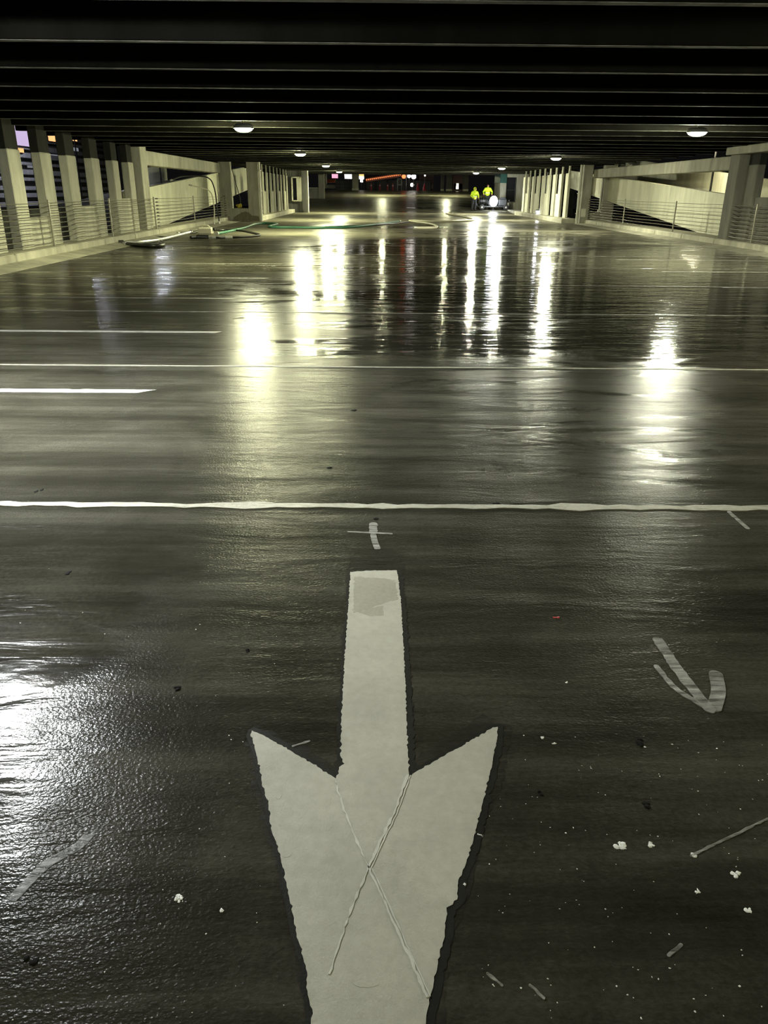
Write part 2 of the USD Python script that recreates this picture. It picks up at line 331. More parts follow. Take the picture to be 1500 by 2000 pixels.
# slat walls beyond the piers
for w, xa, xb, ys, y_end, m in ((wl, -7.0, -6.9, [47.3 + 1.78 * k for k in range(9)], 63.0, 'column_concrete'), (wr, 10.54, 10.4, [46.3 + 1.72 * k for k in range(9)], 61.5, 'spandrel_concrete')):
    s = np.sign(xb - xa)
    obj('kerb', box(xa - s * .35, xb + s * .38, 45.3, y_end, -.05, .24, .03), 'kerb_concrete', w)
    for k, y in enumerate(ys):
        obj('slat_post', box(xa, xb, y, y + (.50 if s > 0 else .72), .24, 2.56, .02), m, w)
        obj('post_stub', box(xa + s * .02, xb - s * .03, y + .1, y + .24, 2.5, TOP, .01), m, w)
        if k % 2: obj('sill_panel', box(xa + s * .02, xb - s * .02, y + .49, y + 1.3, .2, 1.5, .01), m, w)
# second pier on the left with a framed opening, a narrow wall with a ledge, far columns
obj('pier_column', box(-7.4, -6.75, 63.2, 63.7, 0, TOP, .02), 'dark_wall', wl)
obj('pier_column', box(-5.98, -5.55, 63.2, 63.7, 0, TOP, .02), 'dark_wall', wl)
obj('pier_base', box(-6.76, -5.97, 63.23, 63.67, 0, .8, .02), 'dark_wall', wl)
obj('pier_head', box(-6.76, -5.97, 63.23, 63.67, 2.5, TOP, .02), 'dark_wall', wl)
fr = obj('opening_frame', [box(-6.75, -6.67, 63.1, 63.75, .8, 2.5, .01), box(-6.67, -6.0, 63.1, 63.75, .78, .86, .01), box(-6.75, -6.1, 63.1, 63.75, 2.42, 2.5, .01)], 'wall_concrete', wl)
obj('inner_panel', box(-6.5, -6.05, 64.6, 64.7, .2, 3.0, .01), 'wall_concrete', wl)
obj('wall_column', box(-6.1, -5.55, 82, 83.2, .6, 4.0, .02), 'column_concrete', wl)
obj('low_wall', box(-7.4, -6.1, 82.2, 82.9, .6, 1.75, .02), 'column_concrete', wl)
obj('wall_ledge', box(-7.4, -6.15, 82.0, 82.9, 1.75, 1.82, .01), 'spandrel_concrete', wl)
obj('back_panel', box(-9.0, -7.4, 84, 84.4, .6, 4.0, .02), 'dark_wall', wl)
# third pier on the right: deep wall with teal paint near its top, dark window beside it
obj('pier_column', box(10.06, 10.58, 70, 73.6, 0, TOP, .02), 'column_concrete', wr)
obj('teal_band', box(10.045, 10.595, 69.985, 73.615, 2.25, 3.0, .02), 'teal_paint', wr, label='teal painted band')
obj('pier_base', box(10.57, 11.42, 70.02, 70.5, 0, .77, .02), 'column_concrete', wr)
obj('pier_head', box(10.57, 11.42, 70.02, 70.5, 2.7, TOP, .02), 'column_concrete', wr)
obj('pier_column', box(11.42, 12.4, 70, 70.6, 0, TOP, .02), 'column_concrete', wr)
win = thing('window_1', 'dark window in the far right pier', kind='structure')
obj('pane', box(10.58, 11.42, 70.22, 70.24, .77, 2.7), 'window_dark', win)
obj('frame', [box(10.58, 10.66, 70.14, 70.32, .77, 2.7, .01), box(11.34, 11.42, 70.14, 70.32, .77, 2.7, .01), box(10.66, 11.34, 70.15, 70.31, .77, .85, .01), box(10.66, 11.34, 70.15, 70.31, 1.7, 1.76, .01)], 'dark_steel', win)
obj('low_wall', box(12.4, 14.5, 62, 62.5, -.05, TOP, .02), 'dark_wall', wr)
obj('kerb', box(10.6, 12.4, 61.6, 69.9, -.05, .2, .03), 'kerb_concrete', wr)

# the ramps beside the deck, each behind its opening: sloping spandrel, ramp slab, outer parapet
def ramp(x, s, ya, yb, zb, zt, slope_b, slope_t, width, mat, ph=1.45):
    """x: face of the spandrel towards the deck; s: outward direction."""
    r = thing('ramp', 'concrete ramp behind the side opening', kind='structure')
    cuts = np.linspace(ya, yb, 8)
    for a, b_ in zip(cuts, cuts[1:]):
        obj('spandrel', hull([(xx, y, z) for xx in (x, x + s * .2) for y in (a + .006, b_ - .006) for z in (zb + slope_b * (y - ya), zt + slope_t * (y - ya))]), mat, r)
    obj('ramp_slab', hull([(xx, y, zb + slope_b * (y - ya) + dz) for xx in (x + s * .2, x + s * width) for y in (ya, yb) for dz in (.12, .45)]), 'column_concrete', r)
    yp = ya + (24 if s < 0 else 0)
    obj('parapet', hull([(xx, y, zb + slope_b * (y - ya) + dz) for xx in (x + s * width, x + s * (width + .2)) for y in (yp, yb) for dz in (.1, ph)]), mat, r)
    return r
ramp(-9.3, -1, 30.0, 61.0, -.2, 1.45, .062, .056, 6.2, 'pale_concrete')
ramp(12.3, 1, 27.5, 54.5, -.1, 1.46, .073, .053, 3.2, 'spandrel_concrete', 1.8)
# lower yard seen through the slots and under the spandrels
obj('lower_yard', box(-60, -9.0, 5, 110, -.6, -.45), 'street_asphalt', kind='structure', label='dark lower yard beyond the left wall')
obj('lower_yard', box(12.0, 50, 5, 110, -.6, -.45), 'street_asphalt', kind='structure', label='dark lower yard beyond the right wall')

yw = thing('yard_wall', 'low dark wall behind the left slots', kind='structure')
for k in range(8): obj('wall_length', box(-11.3, -11.0, 9 + 2.7 * k + .01, 11.7 + 2.7 * k - .01, -.45, .95, .02), 'dark_wall', yw)

# ------------------------------------------------------------------ ceiling of double tees
ceiling = thing('ceiling', 'dark concrete double-tee ceiling with stems across the deck', kind='structure')
STEM0, STEP, CZ = 8.75, 1.862, 2.93
CEND = 75.5
def zc(Y): return CZ + max(0, Y - CEND) * SLOPE
stems = [STEM0 + STEP * k for k in range(-11, 50)]
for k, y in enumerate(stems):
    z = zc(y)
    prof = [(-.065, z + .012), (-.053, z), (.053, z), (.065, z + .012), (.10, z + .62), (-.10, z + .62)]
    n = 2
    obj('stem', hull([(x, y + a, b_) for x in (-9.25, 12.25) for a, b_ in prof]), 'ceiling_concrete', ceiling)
    obj('bounce_lit_soffit', box(-9.2, 12.2, y - .05, y + .05, z - .004, z + .004), 'bounce_lit_concrete', ceiling)  # pale strip that paints floor bounce light onto the stem bottom
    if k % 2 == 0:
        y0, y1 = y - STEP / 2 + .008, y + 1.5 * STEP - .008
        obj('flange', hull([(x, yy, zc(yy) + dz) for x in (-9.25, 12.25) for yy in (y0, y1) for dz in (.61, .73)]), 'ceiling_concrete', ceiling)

# ------------------------------------------------------------------ ceiling lights
lamp_count = 0
def ceiling_light(x, y, lens, label, z=None):
    z = (zc(y) - .13 if z is None else z)
    t = thing('ceiling_light', label, 'light', (x, y, z), group=None)
    obj('housing', lathe([(0, .14), (.14, .14), (.19, .12), (.22, .09), (.225, .045), (.205, .042), (0, .05)], 20), 'lamp_housing', t, smooth=30)
    obj('lens', lathe([(0, -.035), (.08, -.03), (.14, -.014), (.185, .012), (.20, .04), (0, .045)], 16), lens, t, smooth=30)
    obj('conduit', tube([(0, 0, .13), (0, 0, .75 - .0)], .018, 8), 'galvanised', t)
    return t
def between(y):                                # lights hang midway between two stems
    k = round((y - STEM0) / STEP - .5); return STEM0 + (k + .5) * STEP
names = ['nearest', 'second', 'third', 'farthest']
for i, y in enumerate((19.0, 32.5, 47.5, 61.3)):
    ceiling_light(-3.04, between(y), 'lens_left', f'round ceiling light glowing yellow-white, {names[i]} of the four in the left row')
for i, y in enumerate((19.5, 33.0, 47.9, 60.9)):
    ceiling_light(7.04, between(y), 'lens_right', f'round ceiling light glowing white, {names[i]} of the four in the right row')
ceiling_light(-3.2, 5.5, 'lens_near', 'round ceiling light above the left foreground that glares on the damp floor')
ceiling_light(7.04, between(6.4), 'lens_right', 'round ceiling light above the right foreground')
ceiling_light(-3.04, between(-6.6), 'lens_left', 'round ceiling light behind the viewer on the left')
ceiling_light(7.04, between(-6.6), 'lens_right', 'round ceiling light behind the viewer on the right')
for x, sd in ((.2, 'in the middle'), (7.0, 'on the right')):
    ceiling_light(x, between(88.0), 'lens_far', f'round ceiling light over the climbing far deck, {sd}')

# ------------------------------------------------------------------ painted floor markings
def arrow_pts(l): return [on_floor(x, y)[:2] for x, y in l]
ARROW = [(684, 1118), (730, 1115), (775, 1115), (778, 1128), (785, 1200), (789, 1280), (793, 1370), (797, 1480), (798, 1500), (798, 1519), (815, 1507), (850, 1487), (905, 1457), (962, 1422), (972, 1421),
         (970, 1450), (957, 1510), (940, 1580), (925, 1640), (911, 1685), (897, 1715), (893, 1758), (872, 1774), (869, 1830), (855, 1875), (846, 1930), (836, 1970), (832, 2000)]
ARROW_L = [(607, 2000), (610, 1972), (598, 1930), (600, 1900), (587, 1850), (574, 1800), (564, 1750), (552, 1695), (540, 1650), (528, 1610), (524, 1570), (512, 1530), (504, 1490), (497, 1460), (489, 1436), (492, 1428), (502, 1432),
           (520, 1441), (570, 1469), (620, 1499), (650, 1518), (656, 1522), (662, 1512), (662, 1500), (673, 1493), (666, 1480), (667, 1400), (672, 1300), (678, 1220), (682, 1160)]
tip = [(-.012, .62)]
arrow_outline = np.vstack([arrow_pts(ARROW), tip, arrow_pts(ARROW_L)])
arrow_poly = ragged(arrow_outline, .008, .0016, 5)
arrow = thing('painted_arrow', 'large white painted arrow on the floor pointing towards the viewer', 'arrow')
obj('arrow_face', slab(arrow_poly, -.002, .005), 'arrow_paint', arrow)
edge = unary_union([affinity.translate(ragged(arrow_outline, .012, .003, 9).buffer(.014), .006, .002), affinity.translate(ragged(arrow_outline, .03, .004, 10).buffer(.007), -.006, .001)]).difference(arrow_poly.buffer(-.004))
edge = edge.difference(Polygon([(-.2, 2.2), (.0, 2.2), (.0, 3.3), (-.2, 3.3)]).buffer(0)) if False else edge
obj('black_edge', slab(edge, -.002, .0036), 'black_paint', arrow, label='black underpaint showing as a thin edge')
def strip(pts, w, z, h, seed=0, amp=.0015):
    ls = LineString(pts); p = ls.buffer(w / 2, cap_style=2)
    return slab(ragged(np.array(p.exterior.coords)[:-1], .012, amp, seed), z, h)
X1 = arrow_pts([(655, 1528), (672, 1585), (695, 1640), (722, 1700)]); X1b = arrow_pts([(722, 1700), (745, 1750), (785, 1840), (835, 1950)])
X2 = arrow_pts([(797, 1515), (770, 1590), (740, 1650), (718, 1700)]); X2b = arrow_pts([(718, 1700), (690, 1770), (664, 1840), (643, 1905)])
for i, (p, w) in enumerate(((X1, .010), (X1b, .012), (X2, .014), (X2b, .008))):
    obj('overlap_ridge', strip(p, w * .45, .0025, .0022, 20 + i), 'arrow_ridge', arrow)
    if i in (1, 2):
        q = LineString(p).parallel_offset(w * .55, 'left'); obj('overlap_ridge', strip(list(q.coords), .003, .0025, .002, 30 + i, .0008), 'arrow_ridge', arrow)
obj('worn_patch', slab(ragged(arrow_pts([(692, 1128), (735, 1130), (772, 1134), (778, 1172), (752, 1178), (715, 1192), (690, 1198)]), .012, .003, 4), .002, .0014), 'worn_paint', arrow)
obj('worn_patch', slab(ragged(arrow_pts([(698, 1196), (748, 1184), (750, 1203), (720, 1204)]), .012, .002, 6), .002, .0013), 'worn_paint', arrow)
for i, (x, y, rx, ry) in enumerate(((545, 1552, .010, .022), (560, 1668, .014, .014), (715, 1920, .03, .013), (644, 1560, .006, .03))):
    c = on_floor(x, y); obj('thick_dab', slab(ragged([(c[0] + rx * math.cos(a), c[1] + ry * math.sin(a)) for a in np.linspace(0, 6.28, 14)[:-1]], .006, .002, 40 + i), .002, .0015), 'arrow_paint', arrow)
# blacked-out older arrow that still shows round the new one
old = [(692, 1076), (765, 1072), (790, 1090), (792, 1240), (800, 1400), (806, 1486), (880, 1440), (942, 1395), (1000, 1420), (985, 1520), (950, 1600), (925, 1720), (880, 1850), (870, 2000), (600, 2000), (575, 1850), (540, 1700), (500, 1560), (478, 1450), (500, 1415), (590, 1455), (655, 1500), (662, 1400), (676, 1200), (684, 1090)]
obj('blackout_patch', slab(ragged(arrow_pts(old), .02, .004, 8), -.0012, .0024), 'faded_black', kind=None, label='dull black blotted-out patch around the big white arrow', cat='paint mark')

lines = thing('stall_line', 'bright white stall line at the left with a slanted end, nearest of the left lines', 'stall line')
def stall(name_obj, parent, x0, x1, y, w, mat, slant=.06, seed=0):
    obj(name_obj, slab(ragged([(x0, y - w / 2), (x1 - slant, y - w / 2), (x1 + slant, y + w / 2), (x0, y + w / 2)], .05, .003, seed), -.002, .005), mat, parent)
stall('paint_stripe', lines, XL + .1, -1.98, 6.46, .115, 'line_paint', .06, 1)
more = [(XL + .1, -1.95, 9.43, .10, 'line_paint', 'white stall line at the left, second from the viewer'), (XL + .1, -2.3, 12.55, .09, 'far_line_paint', 'faint stall line at the left, third from the viewer'),
        (XL + .1, -2.2, 15.6, .09, 'far_line_paint', 'faint stall line at the left, fourth from the viewer'), (XL + .1, -2.3, 18.7, .09, 'far_line_paint', 'faint stall line at the left, fifth from the viewer'),
        (6.3, XR - .1, 14.6, .09, 'far_line_paint', 'faint stall line at the right, nearest of those in view'), (6.2, XR - .1, 17.6, .09, 'far_line_paint', 'faint stall line at the right, middle of three'), (6.1, XR - .1, 20.8, .10, 'far_line_paint', 'faint stall line at the right, farthest of three')]
for i, (x0, x1, y, w, m, lab) in enumerate(more):
    t = thing('stall_line', lab, 'stall line'); stall('paint_stripe', t, x0, x1, y, w, m, .03, 2 + i)
def mark(name, label, strokes, mat, seed=0, cat='paint mark', z=-.001):
    t = thing(name, label, cat)
    for i, (pts, w) in enumerate(strokes):
        P = smooth_path([(*p, 0) for p in arrow_pts(pts)], 5)[:, :2] if len(pts) > 2 else arrow_pts(pts)
        p = LineString(P).buffer(w / 2); obj('stroke', slab(ragged(np.array(p.exterior.coords)[:-1], .012, .0016, seed + i), z, .0032 + .0002 * i), mat, t)
mark('sprayed_cross', 'small white sprayed cross above the tail of the big arrow', [([(682, 1039), (725, 1041), (764, 1043)], .016), ([(729, 1024), (729, 1040)], .042), ([(729, 1045), (732, 1058), (737, 1071)], .030)], 'spray_paint', 50)
mark('sprayed_arrow', 'faint white hand-sprayed arrow right of the big arrow', [([(1285, 1250), (1325, 1310), (1385, 1385)], .040), ([(1282, 1302), (1320, 1345), (1390, 1390)], .020), ([(1398, 1318), (1403, 1350), (1395, 1382)], .048)], 'spray_paint', 60)
mark('sprayed_tick', 'short white sprayed dash touching the pale joint at right', [([(1424, 1000), (1444, 1018), (1460, 1032)], .022)], 'spray_paint', 70)
mark('pale_scuff', 'long pale scuff at the lower left edge', [([(20, 1760), (90, 1690), (150, 1655), (175, 1630)], .028)], 'chalk_scuff', 80)
mark('pale_scuff', 'thin straight pale scuff at the lower right edge', [([(1350, 1672), (1420, 1638), (1499, 1600)], .007)], 'spray_paint', 84)
mark('pale_scuff', 'short pale scuff below two white paint splats', [([(1306, 1866), (1330, 1846)], .008)], 'spray_paint', 86)
mark('pale_scuff', 'slanting pale scuff right of the arrow near the bottom', [([(952, 1902), (980, 1925)], .006)], 'spray_paint', 88)
mark('pale_scuff', 'slim pale scuff at the bottom right of centre', [([(1035, 1925), (1062, 1950)], .006)], 'spray_paint', 90)
mark('pale_scuff', 'white smear beside the left barb of the arrow', [([(572, 1458), (604, 1448)], .007)], 'spray_paint', 92)
mark('pale_scuff', 'tyre scuff across the wet deck at middle right', [([(1110, 795), (1150, 830), (1180, 870)], .035)], 'faint_scuff', 94)
def blob(c, r, n, seed, h=.006, flat=True):
    r_ = np.random.default_rng(seed); ms = []
    for k in range(n):
        q = trimesh.creation.icosphere(1, 1.0); q.vertices *= (1 + .25 * r_.normal(size=(len(q.vertices), 1)))
        q.vertices *= np.array([r * r_.uniform(.4, 1), r * r_.uniform(.4, 1), h * r_.uniform(.5, 1)]); o = r_.normal(0, r * .6, 2) * (n > 1)
        q.apply_translation([c[0] + o[0], c[1] + o[1], h * .2]); ms.append(q)
    return trimesh.util.concatenate(ms)
splats = [(1213, 1652, .014, 7, 'large white paint splat right of the arrow'), (1271, 1652, .010, 4, 'white paint splat beside the largest splat'), (350, 1755, .011, 5, 'white paint splat at lower left of the arrow'), (434, 1778, .008, 2, 'small white paint drop nearest the arrow on its left'),
          (936, 1630, .009, 2, 'white paint drop beside the right edge of the arrow'), (908, 1727, .008, 2, 'white drop touching the lower right edge of the arrow'), (1058, 1441, .008, 2, 'white drop right of the right barb tip'), (1083, 1453, .007, 1, 'second small white drop right of the right barb'),
          (1354, 1670, .010, 3, 'white splat at the end of the straight scuff'), (1440, 1708, .012, 4, 'pale flecked splat near the lower right edge'), (1365, 1742, .008, 2, 'oval white drop at lower right'), (1468, 1780, .012, 2, 'pale streaked drop at the far lower right edge'), (1107, 1333, .006, 1, 'tiny white drop left of the sprayed arrow')]
for i, (x, y, r, n, lab) in enumerate(splats):
    obj('paint_splat', blob(on_floor(x, y), r * .62, n + 2, 200 + i, .0022), 'speck_white', smooth=True, label=lab, cat='paint splat')
litter = [(1246, 1447, .016, 3, 'debris_black', 'crumpled dark leaf below the sprayed arrow'), (1265, 1577, .013, 2, 'debris_black', 'dark leaf scrap above the white splats'), (641, 914, .020, 2, 'debris_black', 'black bit of litter left of centre on the grey deck'), (692, 801, .024, 2, 'debris_black', 'black bit of litter beyond the first pale joint at centre'),
          (79, 957, .022, 2, 'debris_black', 'dark scrap at the left just beyond the pale joint'), (131, 1119, .016, 2, 'debris_black', 'dark scrap at the left just before the pale joint'), (968, 982, .020, 2, 'debris_black', 'dark scrap lying on the pale joint'), (1087, 1206, .008, 2, 'debris_red', 'tiny red scrap right of the arrow'),
          (484, 1272, .010, 3, 'debris_black', 'dark crumb left of the arrow stem'), (352, 1345, .012, 2, 'debris_black', 'dark sliver at left below the glare'), (56, 1872, .010, 2, 'debris_black', 'dark crumb in the bottom left corner'), (1052, 1550, .009, 2, 'debris_black', 'dark crumb between arrow and splats'), (732, 1013, .013, 2, 'debris_black', 'dark spot just above the sprayed cross')]
for i, (x, y, r, n, m, lab) in enumerate(litter):
    obj('litter_scrap', blob(on_floor(x, y), r, n, 300 + i, .004), m, smooth=True, label=lab, cat='litter')
r_ = np.random.default_rng(11); specks = []
for _ in range(190):
    x, y = (r_.uniform(930, 1500), r_.uniform(1430, 2000)) if r_.random() < .7 else (r_.uniform(0, 560), r_.uniform(1100, 2000))
    c = on_floor(x, y)
    if arrow_poly.distance(Point(c[:2])) > .02: specks.append(blob(c, r_.uniform(.0010, .0028) * (1 + .5 * (y < 1500)), 1, int(r_.integers(1e6)), .0012))
obj('paint_specks', specks, 'speck_white', kind='stuff', label='tiny white paint specks scattered over the near deck', cat='paint specks')

# ------------------------------------------------------------------ cable barriers, pipes, hoses
def barrier(label, x, y0, y1, posts, anchor):
    t = thing('cable_barrier', label, 'cable barrier')
    for k in range(9):
        z = .32 + .117 * k
        pts = [(x + .004 * math.sin(3 * u + k), y0 + (y1 - y0) * u, z - .012 * math.sin(math.pi * ((u * 5) % 1))) for u in np.linspace(0, 1, 41)]
        obj('cable', tube(pts, .0095, 6), 'cable_steel', t)
    for y in posts:
        obj('post', box(x - .02, x + .02, y - .03, y + .03, .22, 1.32, .006), 'cable_steel', t)
    for y in anchor:                            # turnbuckles
        obj('turnbuckle', [tube([(x, y - .12, .32 + .117 * k), (x, y + .12, .32 + .117 * k)], .022, 8) for k in range(9)], 'dark_steel', t)
    return t
barrier('steel cable barrier of nine strands along the left wall', -8.25, 10.0, 44.4, (20.6, 25.2, 30.2, 36.6), (30.6, 43.9))
barrier('steel cable barrier of nine strands along the right wall', 11.25, 16.0, 44.7, (24.6, 31.4, 38.0), (26.7, 44.4))
def drain(x, y, label, r=.05, z1=2.95, twin=False):
    t = thing('drain_pipe', label, 'pipe', (x, y, 0))
    obj('pipe', tube([(0, 0, .02), (0, 0, z1 * .5), (0, 0, z1)], r, 12), 'pipe_white', t, smooth=40)
    for z in (.5, 1.5, 2.5): obj('bracket', box(-r * 1.3, r * 1.3, -.01, r + .05, z, z + .05, .005), 'galvanised', t)
    if twin: obj('pipe', tube([(r * 2.4, 0, .02), (r * 2.4, 0, z1)], r * .7, 12), 'pipe_white', t, smooth=40)
    return t
drain(-6.42, 44.52, 'pale drain pipe at the corner of the left pier with the muddy base', .06)
drain(-5.46, 62.9, 'thin pale drain pipe on the far left dark pier', .045)
drain(10.72, 44.82, 'pair of pale drain pipes at the corner of the right pier', .06, 2.95, True)
c = thing('conduit_pipe', 'white conduit standing in the opening of the right pier', 'pipe', (11.98, 45.1, .6))
obj('pipe', tube([(0, 0, 0), (0, 0, 1.0), (.03, 0, 1.8)], .045, 10), 'pipe_white', c, smooth=40); obj('foot', box(-.09, .09, -.08, .08, -.02, .14, .02), 'pipe_white', c)
def hose(label, pix, r, mat, name='hose', h=None, ends=None, extra=None):
    pts = extra if extra is not None else [on_floor(x, y, (r if h is None else h)) for x, y in pix]
    P = smooth_path(pts, 6); t = thing(name, label, 'hose')
    obj('line', tube(P, r, 8), mat, t, smooth=40)
    for k in (0, -1):
        d = P[k] - P[1 if k == 0 else -2]; d /= np.linalg.norm(d)
        obj('coupling', tube([P[k] - d * .02, P[k] + d * .12], r * 1.35, 8), 'galvanised' if mat != 'galvanised' else 'hose_black', t, smooth=40)
    return t
hose('green flat hose lying across the wet deck from the left pier', [(425, 456), (455, 450), (480, 444), (496, 438), (515, 436), (535, 437), (541, 438), (525, 443), (570, 444), (640, 444.5), (700, 442), (780, 432)], .048, 'hose_green')
hose('black hose crossing beside the green hose', [(350, 455), (400, 451), (440, 449), (475, 451), (508, 459), (470, 463), (420, 464)], .035, 'hose_black')
hose('thick black suction hose at the left apron', [(247, 476), (290, 480), (318, 478), (314, 472)], .05, 'hose_black')
hose('black cable along the left kerb above the pale pipe', [(236, 471), (270, 468), (292, 461), (320, 463), (350, 458), (400, 451)], .030, 'hose_black')
hose('cream hose zigzagging on the deck left of the machine', [(812, 445), (852, 444), (842, 437.5), (800, 431), (840, 432), (895, 431.5), (925, 429), (905, 423), (872, 417)], .055, 'hose_cream')
hose('thin dark cable running towards the work light', [(640, 443), (700, 441), (760, 437), (800, 433)], .03, 'hose_black')
hose('long grey pipe lying along the left apron', [(240, 474), (270, 473), (310, 468), (345, 460), (372, 453)], .055, 'galvanised', 'loose_pipe')
hose('brown hose hanging over the left cable barrier', None, .030, 'hose_black', extra=[(-9.1, 36.5, 1.95), (-8.9, 38.0, 2.12), (-8.15, 39.5, 2.1), (-8.0, 40.2, 1.6), (-7.98, 40.4, .8), (-7.9, 40.3, .12)])
hose('pale hose hanging beside the brown one at the left barrier', None, .028, 'hose_cream', extra=[(-8.9, 39.3, 1.75), (-8.2, 40.0, 1.5), (-8.0, 39.8, .8), (-7.9, 39.0, .12)])
rod = thing('leaning_rod', 'thin dark rod leaning in the opening of the left pier', 'rod'); obj('shaft', tube([(-8.0, 45.3, 2.6), (-7.6, 45.0, 1.15), (-7.55, 44.9, .66)], .02, 6), 'dark_steel', rod)
obj('handle', tube([(-7.57, 44.92, .75), (-7.55, 44.9, .66)], .03, 6), 'rubber', rod)
yb = thing('yellow_bundle', 'crumpled yellow bundle on the sill of the left pier', 'bundle', (-7.58, 44.8, .65))
obj('cloth', [moved(blob((0, 0), .15, 3, 5, .12), (0, 0, .09))], 'yellow_cloth', yb, smooth=True); obj('knot', moved(blob((0, 0), .06, 1, 6, .06), (.02, -.05, .2)), 'yellow_cloth', yb, smooth=True)
gun = thing('spray_gun', 'black spray gun with pale wand lying beside the hoses', 'spray gun')
ga = np.array(on_floor(384, 463, .05)); gb = np.array(on_floor(440, 463, .05))
obj('body', tube([ga, ga + (gb - ga) * .42], .07, 10), 'machine_dark', gun, smooth=40); obj('wand', tube([ga + (gb - ga) * .4, gb], .03, 8), 'galvanised', gun, smooth=40)
obj('tip', tube([gb, gb + (gb - ga) / np.linalg.norm(gb - ga) * .25], .05, 8), 'pipe_white', gun, smooth=40); obj('grip', tube([ga, ga + np.array([-.15, -.25, 0])], .05, 8), 'rubber', gun, smooth=40)
can = thing('fuel_can', 'pale canister lying behind the spray gun', 'canister', tuple(on_floor(402, 458, 0)))
obj('body', box(-.28, .28, -.15, .15, .0, .26, .05), 'hose_cream', can); obj('cap', tube([(.26, 0, .18), (.36, 0, .2)], .05, 8), 'machine_dark', can); obj('handle', tube([(-.18, 0, .25), (-.1, 0, .33), (.1, 0, .33), (.18, 0, .25)], .025, 6), 'hose_cream', can)

# ------------------------------------------------------------------ the washing machine, its light, the workers
MZ = zf(69.0)
mach = thing('washing_machine_cart', 'low dark wheeled washing machine beside the workers', 'machine', (9.3, 69.2, MZ))
obj('deck', box(-1.2, 1.5, -.45, .45, .22, .34, .03), 'machine_dark', mach)
obj('engine', [box(.55, 1.25, -.35, .35, .34, .86, .06), box(.65, 1.15, -.28, .28, .86, .98, .04)], 'machine_grey', mach)
obj('water_tank', box(-.35, .5, -.4, .4, .34, .80, .12), 'machine_grey', mach)
hr = obj('hose_reel', [moved(lathe([(0, -.3), (.16, -.3), (.16, .3), (0, .3)], 16, 'x'), (-.75, -.1, .72))] + [moved(lathe([(0, -.015), (.36, -.015), (.36, .015), (0, .015)], 20, 'x'), (-.75 + d, -.1, .72)) for d in (-.3, .3)], 'machine_dark', mach, smooth=30)
obj('wound_hose', [moved(trimesh.creation.torus(.24 + .03 * (k % 2), .035, major_sections=20, minor_sections=8).apply_transform(trimesh.transformations.rotation_matrix(math.pi / 2, [0, 1, 0])), (-.98 + .075 * k, -.1, .72)) for k in range(7)], 'hose_black', mach, smooth=40)
for sx in (-.85, 1.15):
    for sy in (-.5, .5):
        w = obj('wheel', moved(lathe([(0, -.07), (.14, -.075), (.21, -.06), (.23, 0), (.21, .06), (.14, .075), (0, .07)], 20, 'y'), (sx, sy, .23)), 'rubber', mach, smooth=40)
        obj('hub', moved(lathe([(0, -.09), (.08, -.085), (.09, 0), (.08, .085), (0, .09)], 12, 'y'), (sx, sy, .23)), 'galvanised', mach, smooth=40)
obj('handle', tube([(-1.2, -.35, .3), (-1.5, -.35, 1.0), (-1.5, .35, 1.0), (-1.2, .35, .3)], .025, 8), 'machine_grey', mach, smooth=40)
obj('pump_head', [box(1.2, 1.48, -.2, .15, .34, .62, .04), tube([(1.3, 0, .6), (1.45, 0, .8), (1.6, .1, .5)], .03, 8)], 'galvanised', mach)
wl_t = thing('work_light', 'dazzling white work light with its glare shaped as a globe, standing before the washing machine', 'work light', (9.33, 68.2, zf(68.2)))
prof = [(0, .33)] + [(.34 * math.sin(a), .74 - .42 * math.cos(a)) for a in np.linspace(.25, math.pi - .1, 12)] + [(0, 1.16)]  # the floodlight's glare is modelled as an oversized glowing globe
obj('globe', lathe(prof, 24), 'work_light', wl_t, smooth=True); obj('stand', [tube([(0, 0, .02), (0, 0, .36)], .03, 8), box(-.16, .16, -.16, .16, .0, .05, .02)], 'machine_dark', wl_t)
obj('cap', lathe([(0, .0), (.1, 0), (.06, .06), (0, .07)], 12).apply_translation([0, 0, 1.15]), 'machine_dark', wl_t, smooth=30)
sl = thing('added_glint_lamp', 'small glowing lamp added for a bright glint on the kerb at the foot of the right posts', 'spot lamp', (10.35, 54.2, .24))  # glowing box added where a glint shows on the kerb
obj('body', box(-.12, .12, -.05, .1, 0, .26, .03), 'machine_dark', sl); obj('lens', box(-.10, .10, -.07, -.05, .04, .22, .008), 'glint_lens', sl); obj('bracket', tube([(-.14, 0, 0), (-.14, 0, .3), (.14, 0, .3), (.14, 0, 0)], .012, 6), 'galvanised', sl)

